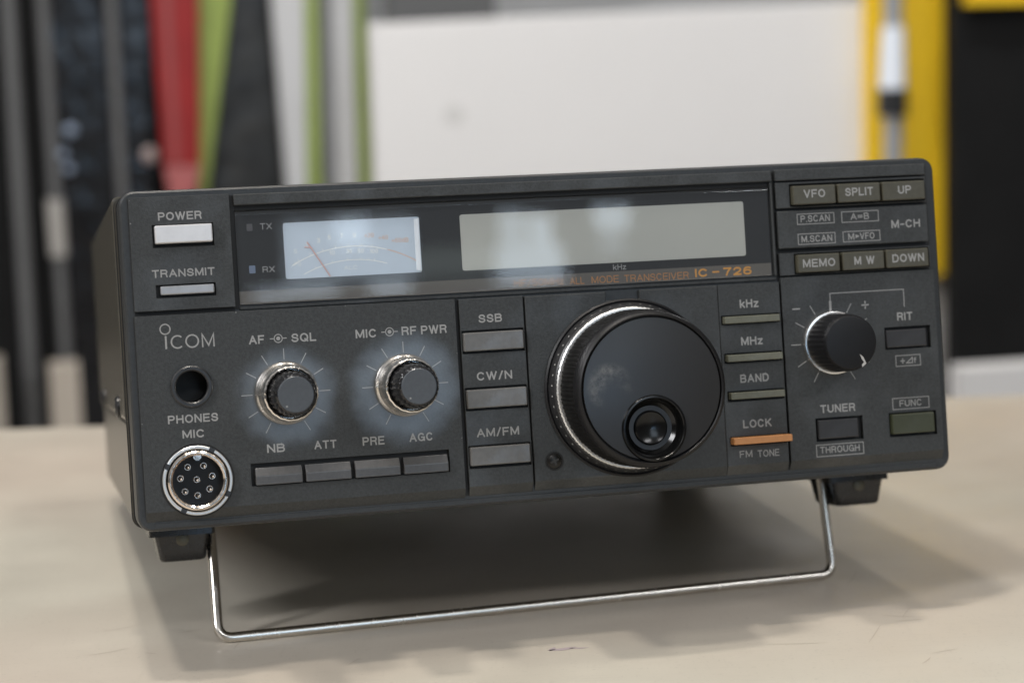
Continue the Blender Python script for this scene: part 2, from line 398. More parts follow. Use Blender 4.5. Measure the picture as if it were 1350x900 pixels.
class Ink:
    """printed marks gathered into one mesh on a surface at height w"""
    def __init__(self, w): self.V = []; self.F = []; self.w = w
    def text(self, s, u0, u1, base, cap, weight=0.18, gap=0.16):
        t = weight * cap; h = t / 2
        ws = [GL[c][0] for c in s]; fixed = t * len(s)
        k = (u1 - u0 - fixed) / (sum(ws) + gap * (len(s) - 1)) if len(s) > 1 or ws[0] else 1.0
        x = u0; w0 = self.w
        for c, w in zip(s, ws):
            for q, st in enumerate(GL[c][1]):
                pts = [(x + h + px * w * k, base + h + py * (cap - t)) for px, py in st]
                closed = len(st) > 3 and abs(st[0][0] - st[-1][0]) < 1e-6 and abs(st[0][1] - st[-1][1]) < 1e-6
                if closed: pts = pts[:-1]
                else:
                    a, b = Vector(pts[0]), Vector(pts[1]); pts[0] = tuple(a + (a - b).normalized() * h * .96)
                    a, b = Vector(pts[-1]), Vector(pts[-2]); pts[-1] = tuple(a + (a - b).normalized() * h * .96)
                self.w = w0 + 0.004 * q
                self.stroke(pts, t, closed)
            x += w * k + t + gap * k
        self.w = w0
        return self
    def stroke(self, pts, t, closed=False):
        pts = [Vector(p) for p in pts]; n = len(pts); k = len(self.V)
        for i, p in enumerate(pts):
            a = pts[i - 1] if (i > 0 or closed) else None
            b = pts[(i + 1) % n] if (i < n - 1 or closed) else None
            d1 = (p - a).normalized() if a is not None else None
            d2 = (b - p).normalized() if b is not None else None
            if d1 is None: d1 = d2
            if d2 is None: d2 = d1
            n1 = Vector((-d1.y, d1.x)); n2 = Vector((-d2.y, d2.x)); m = (n1 + n2)
            m = m.normalized() if m.length > 1e-6 else n1
            h = t / 2 / max(0.35, m.dot(n1))
            self.V += [(*(p + m * h), self.w), (*(p - m * h), self.w)]
        for i in range(n if closed else n - 1):
            j = (i + 1) % n
            self.F.append((k + 2 * i, k + 2 * i + 1, k + 2 * j + 1, k + 2 * j))
        return self
    def arc(self, cu, cv, r, t, a0=0, a1=360, n=40):
        cl = abs(a1 - a0) >= 359.9
        m = n if cl else n + 1
        return self.stroke([(cu + r * math.cos(math.radians(a0 + (a1 - a0) * i / n)), cv + r * math.sin(math.radians(a0 + (a1 - a0) * i / n))) for i in range(m)], t, cl)
    def disc(self, cu, cv, r, n=24):
        k = len(self.V)
        self.V += [(cu + r * math.cos(2 * math.pi * i / n), cv + r * math.sin(2 * math.pi * i / n), self.w) for i in range(n)]
        self.F.append(tuple(range(k, k + n))); return self
    def poly(self, pts):
        k = len(self.V); self.V += [(*p, self.w) for p in pts]; self.F.append(tuple(range(k, k + len(pts)))); return self
    def frame(self, u0, u1, v0, v1, t): return self.stroke([(u0, v0), (u1, v0), (u1, v1), (u0, v1)], t, True)
    def build(self, name, m, parent): 
        me = bpy.data.meshes.new(name); me.from_pydata([P(*v) for v in self.V], [], self.F)
        return link(name, me, parent, m)
def tube_geo(pts, r, n=14):
    """round bar along a polyline of (u, v, w)"""
    pts = [Vector(p) for p in pts]; loops = []
    up = Vector((0, 0.3, 1)).normalized()
    for i, p in enumerate(pts):
        t = ((pts[min(i + 1, len(pts) - 1)] - p).normalized() + (p - pts[max(i - 1, 0)]).normalized())
        t.normalize()
        a = up - t * up.dot(t); a.normalize(); b = t.cross(a)
        loops.append([tuple(p + a * r * math.cos(2 * math.pi * k / n) + b * r * math.sin(2 * math.pi * k / n)) for k in range(n)])
    return loft(loops)

# ------------------------------------------------------------------ the surroundings
def plain(o, label, cat, group=None):
    o['label'] = label; o['category'] = cat
    if group: o['group'] = group
    return o
def wbox(name, x0, x1, y0, y1, z0, z1, m, parent=None, bevel=0):
    V = [(x0, y0, z0), (x1, y0, z0), (x1, y1, z0), (x0, y1, z0), (x0, y0, z1), (x1, y0, z1), (x1, y1, z1), (x0, y1, z1)]
    return mk(name, V, BOXF, m, parent, conv=False, bevel=bevel)
def wprism(name, outline, y, th, m, parent=None, bevel=2):
    """upright board: outline in (x, z), front face at y, thickness going back"""
    n = len(outline)
    V = [(x, y, z) for x, z in outline] + [(x, y + th, z) for x, z in outline]
    F = [tuple(range(n)), tuple(reversed(range(n, 2 * n)))] + [(i, (i + 1) % n, n + (i + 1) % n, n + i) for i in range(n)]
    return mk(name, V, F, m, parent, conv=False, bevel=bevel)
FL = -0.74
WALLM = mat('wall_paint', (0.47, 0.475, 0.48), 0.8, vary=0.05, scale=3)
def table_mat():
    m = mat('table_laminate', (0.565, 0.510, 0.430), 0.36, bump=0.05, bscale=700)
    n, l = m.node_tree.nodes, m.node_tree.links; b = n['Principled BSDF']
    t = n.new('ShaderNodeTexCoord')
    def noise(sc, det, lo, hi, a, c, stretch=None):
        z = n.new('ShaderNodeTexNoise'); z.inputs['Scale'].default_value = sc; z.inputs['Detail'].default_value = det
        src = t.outputs['Object']
        if stretch:
            mp = n.new('ShaderNodeMapping'); mp.inputs['Scale'].default_value = stretch; mp.inputs['Rotation'].default_value = (0, 0, 0.5)
            l.new(src, mp.inputs['Vector']); src = mp.outputs[0]
        l.new(src, z.inputs['Vector'])
        q = n.new('ShaderNodeMapRange'); q.inputs['From Min'].default_value = lo; q.inputs['From Max'].default_value = hi
        q.inputs['To Min'].default_value = a; q.inputs['To Max'].default_value = c
        l.new(z.outputs['Fac'], q.inputs['Value']); return q
    layers = [noise(7, 4, .35, .65, .955, 1.02), noise(38, 5, .35, .7, .97, 1.015), noise(900, 2, .62, .74, 1.0, .90), noise(60, 3, .60, .72, 1.0, .955, (1, 14, 1)), noise(60, 3, .62, .74, 1.0, .965, (11, 1, 1))]
    acc = layers[0].outputs[0]
    for q in layers[1:]:
        mu = n.new('ShaderNodeMath'); mu.operation = 'MULTIPLY'; l.new(acc, mu.inputs[0]); l.new(q.outputs[0], mu.inputs[1]); acc = mu.outputs[0]
    # slow drift between a pinker and a greener cream, as old laminate yellows unevenly
    zz = noise(5, 3, .35, .65, 0, 1)
    mixc = n.new('ShaderNodeMix'); mixc.data_type = 'RGBA'
    mixc.inputs[6].default_value = (0.575, 0.505, 0.425, 1); mixc.inputs[7].default_value = (0.550, 0.518, 0.440, 1)
    l.new(zz.outputs[0], mixc.inputs[0])
    sc_ = n.new('ShaderNodeVectorMath'); sc_.operation = 'SCALE'; l.new(mixc.outputs[2], sc_.inputs[0]); l.new(acc, sc_.inputs['Scale'])
    l.new(sc_.outputs[0], b.inputs['Base Color'])
    r = noise(20, 5, .3, .7, .28, .48); l.new(r.outputs[0], b.inputs['Roughness'])
    return m
FLOORM = mat('floor_vinyl', (0.22, 0.20, 0.18), 0.5, vary=0.1, scale=8)
o = wbox('floor', -4, 4, -4.5, 2.4, FL - 0.05, FL, FLOORM); o['kind'] = 'structure'
o = wbox('wall', -4, 4, 2.25, 2.4, FL, 2.0, WALLM); plain(o, 'plain grey wall at the very back of the room', 'wall')

BLACKB = mat('black_board', (0.014, 0.014, 0.015), 0.13, vary=0.3, scale=25, bump=0.8, bscale=38, bdist=0.004)
BLACKM = mat('matt_black_board', (0.006, 0.006, 0.006), 0.75, spec=0.25, vary=0.3, scale=20)
CHARB = mat('charcoal_board', (0.024, 0.023, 0.021), 0.32, vary=0.75, scale=30, bump=0.6, bscale=45, bdist=0.003)
GREYB = mat('grey_pole', (0.125, 0.125, 0.125), 0.45, vary=0.1, scale=10)
REDB = mat('red_board', (0.255, 0.009, 0.008), 0.5, vary=0.15, scale=12)
PINKB = mat('pink_board', (0.38, 0.11, 0.105), 0.4)
LIMEB = mat('lime_board', (0.26, 0.33, 0.075), 0.45, vary=0.12, scale=12)
WHITEB = mat('white_board', (0.53, 0.53, 0.53), 0.5, vary=0.03, scale=5)
PANELW = mat('white_panel', (0.75, 0.735, 0.72), 0.55, vary=0.02, scale=3)
YELLOWB = mat('yellow_board', (0.95, 0.60, 0.020), 0.45, vary=0.08, scale=8)
BEIGEB = mat('beige_edge', (0.45, 0.36, 0.25), 0.5)
POLEM = mat('pole_metal', (0.45, 0.46, 0.48), 0.35, metal=0.6)
SLEEVE = mat('pole_sleeve', (0.80, 0.84, 0.90), 0.25)


def tall(name, lo, hi, y, th, m, label, cat, zt=0.95, zb=FL, zlo=0.04, zhi=0.245, group=None):
    """upright board on the floor: (left, right) in mm at the two heights where its width was judged"""
    out = [(lo[0] / 1000, zb), (lo[1] / 1000, zb), (lo[1] / 1000, zlo), (hi[1] / 1000, zhi), (hi[1] / 1000, zt), (hi[0] / 1000, zt), (hi[0] / 1000, zhi), (lo[0] / 1000, zlo)]
    return plain(wprism(name, out, y, th, m), label, cat, group)
def wrod(name, x0, z0, x1, z1, y, r, m, parent=None, n=20, r1=None):
    r1 = r if r1 is None else r1
    lo = [(x0 / 1000 + r / 1000 * math.cos(2 * math.pi * i / n), y + r / 1000 * math.sin(2 * math.pi * i / n), z0) for i in range(n)]
    hi = [(x1 / 1000 + r1 / 1000 * math.cos(2 * math.pi * i / n), y + r1 / 1000 * math.sin(2 * math.pi * i / n), z1) for i in range(n)]
    V, F = loft([lo, hi])
    return mk(name, V, F, m, parent, conv=False, smooth=True, angle=50)
def glint_disc(x, z, y, r, m, parent):  # blurred highlight on a black board, put in as a coloured disc
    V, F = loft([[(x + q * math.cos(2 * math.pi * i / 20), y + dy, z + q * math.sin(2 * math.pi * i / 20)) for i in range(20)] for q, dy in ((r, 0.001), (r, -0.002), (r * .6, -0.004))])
    return mk('glint_disc', V, F, m, parent, conv=False, smooth=True)

plain(wbox('backdrop_board', -1.4, 0.20, 1.86, 1.90, FL, 1.3, BLACKM), 'large matt black panel behind the slim upright boards at the left', 'panel')
GLINTM = mat('glint_blue', (0.30, 0.36, 0.46), 0.3)
GLINTP = mat('glint_rose', (0.34, 0.26, 0.24), 0.3)
b1 = tall('black_board', (-111, -46), (-113, -49), 1.70, 0.02, BLACKB, 'glossy black board with pale blue painted glints, between two grey poles at the left', 'board')
glint_disc(-0.0965, 0.108, 1.70, 0.0065, GLINTM, b1)
glint_disc(-0.106, 0.083, 1.70, 0.0050, GLINTM, b1)
glint_disc(-0.101, 0.066, 1.70, 0.0050, GLINTM, b1)
b2 = tall('black_board', (-38, -9), (-41, -5), 1.72, 0.02, BLACKB, 'narrow black board with one rosy painted glint, directly left of the red board', 'board')
glint_disc(-0.0115, 0.077, 1.72, 0.0085, GLINTP, b2)
red = tall('red_board', (2, 42), (-3, 49), 1.70, 0.016, REDB, 'bright red board tapering downwards to a pale pink lower end', 'board', zb=0.064, zlo=0.066)
wprism('board_stripe', [(0.010, 0.0645), (0.019, 0.0645), (0.018, 0.94), (0.007, 0.94)], 1.6985, 0.002, mat('faded_red', (0.27, 0.055, 0.052), 0.4), red, bevel=0)
wprism('board_tip', [(0.010, FL), (0.034, FL), (0.036, 0.035), (0.042, 0.0635), (0.002, 0.0635), (0.006, 0.035)], 1.70, 0.016, PINKB, red)
tall('lime_board', (41, 51), (49, 87), 1.72, 0.014, LIMEB, 'lime green board narrowing downwards, directly right of the red board', 'board')
tall('charcoal_board', (52, 147), (66, 139), 1.74, 0.02, CHARB, 'wide charcoal board between the lime green board and the slim white board', 'board')
w1 = tall('white_board', (137, 160), (129, 166), 1.70, 0.016, WHITEB, 'slim white board with a lime green right edge, beside the wide charcoal board', 'board')
wprism('board_edge', [(0.1603, FL), (0.176, FL), (0.176, 0.04), (0.181, 0.245), (0.181, 0.95), (0.1663, 0.95), (0.1663, 0.245), (0.1603, 0.04)], 1.702, 0.014, LIMEB, w1)
w2 = tall('white_board', (194, 218), (196, 220), 1.70, 0.016, WHITEB, 'slimmer white board with a lime green edge, touching the big white panel', 'board')
wprism('board_edge', [(0.2183, FL), (0.233, FL), (0.234, 0.95), (0.2203, 0.95)], 1.702, 0.014, LIMEB, w2)
G1 = 'grey poles among the black boards'
plain(wrod('grey_pole', -155, FL, -153, 0.95, 1.66, 7.5, GREYB), 'leftmost grey pole, nearest the edge of the picture', 'pole', G1)
p2 = plain(wrod('grey_pole', -112, FL, -123.5, 0.95, 1.66, 6, GREYB), 'grey pole with a pale sleeve, left of the glossy black board', 'pole', G1)
wrod('pole_sleeve', -117.2, -0.025, -118, 0.036, 1.66, 9.0, mat('pale_sleeve', (0.40, 0.38, 0.35), 0.4), p2)
plain(wrod('grey_pole', -43, FL, -50.5, 0.95, 1.66, 5.5, GREYB), 'grey pole standing in front of the gap between the two black boards', 'pole', G1)
plain(wbox('upright_block', -0.135, -0.105, 1.55, 1.60, FL, -0.13, mat('cream_crate', (0.42, 0.37, 0.31), 0.6)), 'narrow cream upright block just beyond the table at the left', 'block')
plain(wbox('upright_block', -0.26, -0.182, 1.55, 1.60, FL, -0.12, mat('tan_crate', (0.36, 0.32, 0.27), 0.6)), 'tan upright block at the left picture edge beyond the table', 'block')
# big white panel, yellow board hung on it, adjustable pole, black panel
wp = plain(wprism('display_board', [(0.204, FL), (0.849, FL), (0.850, 0.222), (0.204, 0.210)], 1.50, 0.02, PANELW), 'big plain white panel behind the radio', 'panel')
k = [(0.289 + 0.011 * math.cos(a * math.pi / 12), 0.114 + 0.010 * math.sin(a * math.pi / 12)) for a in range(24)]
wprism('smudge', k, 1.4994, 0.0006, mat('smudge', (0.62, 0.61, 0.59), 0.6), wp, bevel=0)
plain(wbox('dark_board', 0.24, 0.36, 1.60, 1.62, FL, 0.40, mat('slate_board', (0.10, 0.10, 0.10), 0.5)), 'slate grey board showing above the left end of the white panel', 'board')
yo = [(0.741, 0.60), (0.741, -0.080), (0.826, -0.080), (0.837, -0.076), (0.844, -0.066), (0.8455, -0.05), (0.843, 0.60)]
yb = plain(wprism('yellow_board', yo, 1.482, 0.016, YELLOWB), 'tall yellow board with a rounded lower corner hung on the white panel', 'board')
wprism('board_edge', [(0.8455, -0.03), (0.8505, -0.03), (0.850, 0.60), (0.8432, 0.60)], 1.485, 0.012, BEIGEB, yb, bevel=0)
pl = plain(wrod('adjustable_pole', 749, FL, 753, 0.60, 1.44, 10, POLEM), 'metal pole with a bright sleeve and black clamp in front of the yellow board', 'pole')
wrod('pole_sleeve', 750, 0.127, 751.5, 0.192, 1.44, 14.5, SLEEVE, pl, r1=12)
wrod('pole_clamp', 750, 0.098, 750, 0.1265, 1.44, 16.0, SATIN, pl)
plain(wprism('tall_board', [(0.818, FL), (1.25, FL), (1.25, 0.40), (0.818, 0.40)], 1.44, 0.02, BLACKM), 'tall matt black panel at the right edge of the picture', 'panel')
plain(wbox('yellow_strip', 0.830, 0.95, 1.42, 1.4395, 0.212, 0.26, YELLOWB), 'short yellow strip across the top of the black panel', 'strip')
plain(wbox('white_box', 0.622, 0.95, 1.0, 1.03, FL, -0.104, mat('white_carton', (0.70, 0.69, 0.68), 0.6)), 'white box standing just beyond the table at the right', 'box')

# table
TABLE = table_mat()
tb = bpy.data.objects.new('table', None); COL.objects.link(tb)
tb.location = (0.076, 0.350, FL); tb.rotation_euler = (0, 0, math.radians(-11.9))
plain(tb, 'cream laminate table the radio stands on', 'table')
CENT['table'] = Vector((0, 0, 0))
def tbox(name, x0, x1, y0, y1, z0, z1, m, bevel=0): return wbox(name, x0, x1, y0, y1, z0, z1, m, tb, bevel)
top = tbox('table_top', -0.85, 0.85, -0.78, 0.0, -FL - 0.028, -FL, TABLE, 0)
for lx in (-0.80, 0.76):
    for ly in (-0.74, -0.06):
        tbox('leg', lx, lx + 0.04, ly, ly + 0.04, 0, -FL - 0.0285, POLEM)
# scuffs and a violet ink stain on the top
inv = Matrix.Rotation(math.radians(11.9), 4, 'Z')
def on_top(x, y): 
    q = inv @ Vector((x - 0.076, y - 0.350, 0)); return (q.x, q.y)
def marks(name, strokes, m):
    V = []; F = []
    for (x, y, a, L, t, bend) in strokes:
        k0 = len(V); n = 6
        for i in range(n + 1):
            s = i / n - .5; aa = a + bend * s
            px, py = x + L * s * math.cos(aa), y + L * s * math.sin(aa)
            h = t / 2 * (1 - (2 * s) ** 2) + 0.00004
            for sg in (1, -1):
                q = on_top(px - sg * h * math.sin(aa), py + sg * h * math.cos(aa)); V.append((*q, -FL + 0.00006))
        for i in range(n): F.append((k0 + 2 * i, k0 + 2 * i + 1, k0 + 2 * i + 3, k0 + 2 * i + 2))
    c = CENT[top.name]; me = top.data; me.materials.append(m); mi_ = len(me.materials) - 1
    bm = bmesh.new(); bm.from_mesh(me)
    vs = [bm.verts.new(Vector(v) - c) for v in V]
    for f in F:
        g = bm.faces.new([vs[i] for i in f]); g.normal_update(); g.material_index = mi_
        if g.normal.z < 0: g.normal_flip()
    bm.to_mesh(me); bm.free()
rs = random.Random(3)
sc = [(0.099, -0.045, -0.5, 0.010, 0.0004, .3), (0.088, -0.089, 0.8, 0.007, 0.0004, .2), (-0.075, 0.018, .4, 0.006, 0.0004, .5), (0.10, -0.05, -.1, .008, .0003, .1),
      (-0.125, 0.02, 0.35, 0.012, .0004, .2), (-0.13, -0.005, 0.3, 0.014, .0003, .2), (-0.118, -0.01, -0.6, .004, .0005, .1), (-0.105, 0.01, 0.3, 0.008, .0003, .2)]
for i in range(26):
    sc.append((rs.uniform(-0.19, 0.22), rs.uniform(-0.12, 0.25), rs.uniform(-0.3, 1.2), rs.uniform(0.003, 0.02), rs.uniform(0.0001, 0.00026), rs.uniform(-.15, .15)))
marks('scuff_marks', sc, mat('scuff', (0.475, 0.42, 0.35), 0.6))
marks('ink_stain', [(-0.004, -0.0455, 0.1, 0.009, 0.0022, .3), (-0.0068, -0.0445, 0.9, 0.004, 0.0016, .3), (0.0005, -0.046, -.2, 0.006, 0.0010, .3)], mat('ink_stain', (0.44, 0.37, 0.38), 0.5))

# ------------------------------------------------------------------ the radio
R = bpy.data.objects.new('radio_transceiver', None); COL.objects.link(R)
R.rotation_euler = (-math.atan2(23, 175), 0, 0)
plain(R, 'dark grey radio transceiver propped on its wire stand, with a big tuning knob', 'radio')
CENT[R.name] = Vector((0, 0, 0))

# cabinet
V, F = loft([[(u, v, w) for u, v in rrect(-1.4, 242.4, 30.3, 93.4, 1.6)] for w in (-239, -12.8)])
mk('upper_cover', V, F, COVER, R, bevel=0.4)
V, F = loft([[(u, v, w) for u, v in rrect(-0.5, 241.5, 2.2, 30.0, 1.0)] for w in (-238, -12.8)])
mk('lower_cover', V, F, COVER2, R, bevel=0.4)
for w, u in ((-48, -1.4), (-180, -1.4)):
    n = 20
    L = [[(uu, 33.8 + r * math.sin(2 * math.pi * i / n), w + r * math.cos(2 * math.pi * i / n)) for i in range(n)] for r, uu in ((3.2, u + .3), (3.2, u - .7), (2.4, u - 1.3))]
    V, F = loft(L); mk('screw', V, F, SATIN, R, smooth=True)
for du, w0, w1, mm in ((0.62, -9.6, -8.2, HOLE), (0.9, -11.0, -9.7, COVER), (1.12, -12.6, -11.1, HOLE)):
    V, F = loft([[(u, v, w) for u, v in rrect(-du, 241 + du, .4, 93.3, 3.5)] for w in (w0, w1)])
    mk('seam_trim', V, F, mm, R)
# bezel
L = []
for du, dv, w, r in ((0.35, .0, -8, 4.6), (0.35, .0, -4.6, 4.6), (0.25, -.05, -2.2, 4.4), (-0.1, -.3, -0.5, 4.0), (-0.6, -.8, 0.0, 3.6)):
    L.append([(u, v, w) for u, v in rrect(-du, 241 + du, -dv, 94 + dv, r)])
V, F = loft(L)
bez = mk('front_panel', V, F, RIM, R, smooth=True, angle=28)
WP = 1.8   # height of the raised plates
H_POWER = (8.5, 25.2, 77.9, 84.2); H_TX = (8.6, 24.9, 64.1, 67.7)
def pl_(rect, holes=(), w1=WP, slope=None, name='panel_plate', bevel=0.3, m=PANEL, w0=-0.05):
    V, F = plate_geo(rect, list(holes), w0, w1, slope)
    return mk(name, V, F, m, bez, bevel=bevel)
pl_((2.5, 30.0, 60.7, 91.9), (H_POWER, H_TX))
lowp = pl_((2.3, 91.8, 5.6, 59.4), ((31.5, 87.6, 10.7, 17.0),), slope=(2.7, 0), m=WORN)
modep = pl_((92.95, 111.65, 5.9, 59.2), ((93.3, 111.3, 43.6, 50.1), (93.3, 111.3, 27.4, 33.9), (93.3, 111.3, 11.0, 17.4)), slope=(3.0, 0))
H_BAR = [(170.8, 188.9, 47.3, 50.0), (171.1, 188.9, 36.0, 38.9), (171.4, 188.9, 24.8, 27.8), (171.5, 188.9, 11.8, 14.5)]
pl_((112.15, 170.2, 6.0, 59.0), ((136.3, 146.4, 56.4, 59.0),), slope=(3.1, 0), name='panel_plate')
pl_((170.25, 189.25, 6.1, 59.0), H_BAR, w1=WP - .15, slope=(3.2, 0))
H_RIT = (221.5, 236.2, 37.0, 43.65); H_TUN = (198.1, 213.0, 11.2, 18.15); H_FUN = (221.4, 236.5, 11.0, 18.1)
pl_((189.85, 238.4, 6.2, 60.2), (H_RIT, H_TUN, H_FUN), slope=(3.3, 0))
pl_((189.85, 237.4, 88.55, 91.9), w1=WP + .2)
pl_((189.85, 237.4, 80.5, 88.1), ((194.2, 237.0, 80.9, 87.4),))
pl_((189.85, 237.4, 68.6, 79.7), w1=WP + .2)
pl_((189.85, 237.6, 60.75, 67.3), ((194.4, 237.2, 60.95, 66.95),))
pl_((31.2, 188.9, 88.6, 91.7), w1=WP + .1)
pl_((188.15, 188.95, 60.9, 88.2), w1=WP - .1)
pl_((31.2, 188.9, 59.55, 60.55), w1=0.6)
pl_((4.5, 236.5, 0.9, 2.3), w1=0.35, m=RIM, bevel=0.3)
# black recess floors under the button openings
def floor_(h, g=0.6, w=0.12): box('recess', h[0] - g, h[1] + g, h[2] - g, h[3] + g, 0.01, w, HOLE, bez, bevel=0)
for h in (H_POWER, H_TX, (31.5, 87.6, 10.7, 17.0), (93.3, 111.3, 43.6, 50.1), (93.3, 111.3, 27.4, 33.9), (93.3, 111.3, 11.0, 17.4), *H_BAR[:], H_RIT, H_TUN, H_FUN,
          (194.2, 237.0, 80.9, 87.4), (194.4, 237.2, 60.95, 66.95)): floor_(h)
# dark joints between the plates
for a in ((30.05, 31.1, 60.0, 91.6), (91.9, 92.9, 3.4, 59.4), (189.3, 189.8, 3.6, 91.2), (237.6, 238.3, 60.8, 91.5), (189.9, 237.3, 79.75, 80.45), (189.9, 237.3, 67.35, 68.55), (189.9, 237.3, 88.15, 88.5), (189.9, 237.3, 60.25, 60.7), (2.5, 30.0, 59.45, 60.65), (31.2, 188.9, 87.4, 88.55), (111.7, 112.1, 6.4, 59.0)):
    box('joint', a[0], a[1], a[2], a[3], 0.01, 0.10, HOLE, bez, bevel=0)

# lettering on the panel
ink = Ink(WP + 0.03)
T = ink.text
T('POWER', 10.3, 22.2, 85.35, 2.25); T('TRANSMIT', 7.75, 24.85, 69.75, 2.15)
ink.build('lettering', PRINT, bez); ink = Ink(WP + 0.03); T = ink.text
T('AF', 33.1, 37.35, 50.0, 2.4); T('SQL', 44.9, 51.8, 49.9, 2.4)
T('MIC', 62.95, 68.9, 49.9, 2.4); T('RF', 76.05, 80.3, 50.0, 2.4); T('PWR', 81.6, 89.0, 49.95, 2.4)
for cu, cv in ((41.23, 51.2), (72.6, 51.2)):
    ink.arc(cu, cv, 1.12, 0.26); ink.disc(cu, cv, 0.55); ink.stroke([(cu - 2.35, cv), (cu - 1.28, cv)], 0.26); ink.stroke([(cu + 1.28, cv), (cu + 2.35, cv)], 0.26)
ink.build('lettering', PRINT, bez); ink = Ink(WP + 0.03); T = ink.text
T('SSB', 98.4, 105.2, 52.2, 2.35); T('CW/N', 96.9, 107.2, 35.85, 2.4); T('AM/FM', 95.9, 108.25, 19.8, 2.4)
ink.build('lettering', PRINT, bez); ink = Ink(WP + 0.03); T = ink.text
T('NB', 36.3, 41.25, 19.7, 2.35); T('ATT', 49.5, 55.75, 19.75, 2.3); T('PRE', 63.1, 69.3, 19.75, 2.4); T('AGC', 76.45, 83.2, 19.9, 2.35)
T('PHONES', 9.65, 23.35, 29.5, 2.3); T('MIC', 13.35, 19.4, 25.3, 2.25)
# maker's mark: a thin geometric word, the i carrying a ring for its dot
ink.arc(10.36, 55.55, 1.36, 0.34); ink.stroke([(10.4, 50.1), (10.4, 53.7)], 0.5)
ink.arc(13.55, 51.9, 1.68, 0.42, 48, 312, 30); ink.arc(17.55, 51.9, 1.68, 0.42)
ink.stroke([(20.35, 50.05), (20.35, 53.55), (22.0, 50.5), (23.45, 53.55), (23.45, 50.05)], 0.4)
# scales round the knobs
def ticks(cu, cv, r0, r1, angs, t=0.24):
    for a in angs:
        ca, sa = math.cos(math.radians(a)), math.sin(math.radians(a))
        ink.stroke([(cu + r0 * ca, cv + r0 * sa), (cu + r1 * ca, cv + r1 * sa)], t)
ANG = [90 + 30 * k for k in range(-5, 6)]
ticks(42.5, 35.95, 9.3, 12.4, ANG); ticks(76.2, 35.95, 9.2, 12.3, ANG)
ink.build('lettering', PRINT, bez); ink = Ink(WP + 0.03); T = ink.text
ticks(204.9, 40.2, 9.9, 13.0, [a for a in ANG if a != 90])
ink.stroke([(204.9, 50.2), (204.9, 54.75), (228.3, 54.75), (228.3, 49.5)], 0.26)
ink.stroke([(204.85, 49.7), (204.85, 52.6)], 0.72)
ink.stroke([(192.9, 50.75), (195.3, 50.75)], 0.38); ink.stroke([(214.7, 50.75), (217.0, 50.75)], 0.40); ink.stroke([(215.85, 51.15), (215.85, 51.95)], 0.40); ink.stroke([(215.85, 49.55), (215.85, 50.35)], 0.40)
T('RIT', 225.8, 230.7, 45.5, 2.4); T('TUNER', 199.8, 210.8, 19.6, 2.4)
T('THROUGH', 199.0, 211.5, 7.75, 1.95, .15); ink.frame(197.9, 212.7, 6.85, 10.25, .24)
T('FUNC', 224.95, 232.1, 19.85, 1.95, .15); ink.frame(222.8, 234.4, 19.1, 22.4, .24)
ink.frame(224.6, 232.45, 31.9, 35.05, .24)
ink.stroke([(226.05, 33.4), (227.5, 33.4)], 0.36); ink.stroke([(226.78, 33.62), (226.78, 34.15)], 0.36); ink.stroke([(226.78, 32.65), (226.78, 33.18)], 0.36)
ink.stroke([(228.0, 32.75), (229.9, 32.75), (229.9, 34.3)], 0.30, True); T('f', 230.3, 231.2, 32.6, 1.75, .15)
ink.build('lettering', PRINT, bez)
ink = Ink(WP + 0.23); T = ink.text
T('P.SCAN', 197.05, 206.25, 76.15, 1.95, .15); T('A', 212.8, 214.7, 76.15, 1.9, .15); T('=', 215.0, 216.6, 76.15, 1.9, .15); T('B', 217.0, 218.6, 76.15, 1.9, .15); T('M.SCAN', 196.95, 206.6, 70.2, 1.95, .15)
T('M', 211.7, 213.6, 70.25, 1.95, .15); ink.poly([(214.0, 70.65), (215.3, 71.2), (214.0, 71.8)]); T('VFO', 215.4, 220.0, 70.25, 1.95, .15); T('M-CH', 225.6, 234.8, 73.05, 2.4)
ink.frame(196.0, 207.55, 75.55, 78.55, .22); ink.frame(210.0, 221.6, 75.5, 78.6, .22); ink.frame(195.95, 207.55, 69.62, 72.68, .22); ink.frame(210.1, 221.75, 69.7, 72.7, .22)
ink.build('lettering', PRINT, bez)
ink = Ink(WP - 0.12); T = ink.text
T('kHz', 176.75, 182.5, 52.0, 2.45); T('MHz', 176.5, 183.15, 41.05, 2.45); T('BAND', 175.55, 184.4, 30.15, 2.4); T('LOCK', 175.6, 184.4, 16.85, 2.4)
T('FM', 174.05, 177.9, 8.3, 2.0, .13); T('TONE', 179.6, 186.3, 8.1, 2.0, .13)
ink.build('lettering', PRINT, bez)

chip = Ink(WP + 0.03); rc = random.Random(11)
for u, v, r in [(2.75, 84.9, .22), (2.8, 91.2, .12), (30.0, 59.1, .16), (60.5, 59.2, .12), (91.5, 20.0, .13), (91.6, 44.0, .1), (2.6, 30.0, .12)]:
    a0 = rc.random() * 6
    chip.poly([(u + r * rc.uniform(.5, 1.2) * math.cos(a0 + k * 1.05), v + r * rc.uniform(.5, 1.3) * math.sin(a0 + k * 1.05)) for k in range(6)])
chip.build('paint_chips', PRINT, bez)['kind'] = 'stuff'
# buttons
def button(name, u0, u1, v0, v1, w, m, label=None, bevel=0.35, inset=0.08, w0=0.15):
    o = box(name, u0, u1, v0, v1, w0, w, m, R, bevel=bevel, inset=inset)
    if label: o['label'] = label
    return o
button('power_button', 9.05, 24.8, 78.9, 83.95, 3.9, SILVER, 'silver power button')
button('transmit_button', 9.75, 24.5, 64.85, 67.35, 2.6, SILVER2, 'slim silver transmit button')
for v0 in (44.2, 28.0, 11.75):
    button('mode_button', 93.45, 111.05, v0, v0 + 5.4, 3.1, GREYBTN)
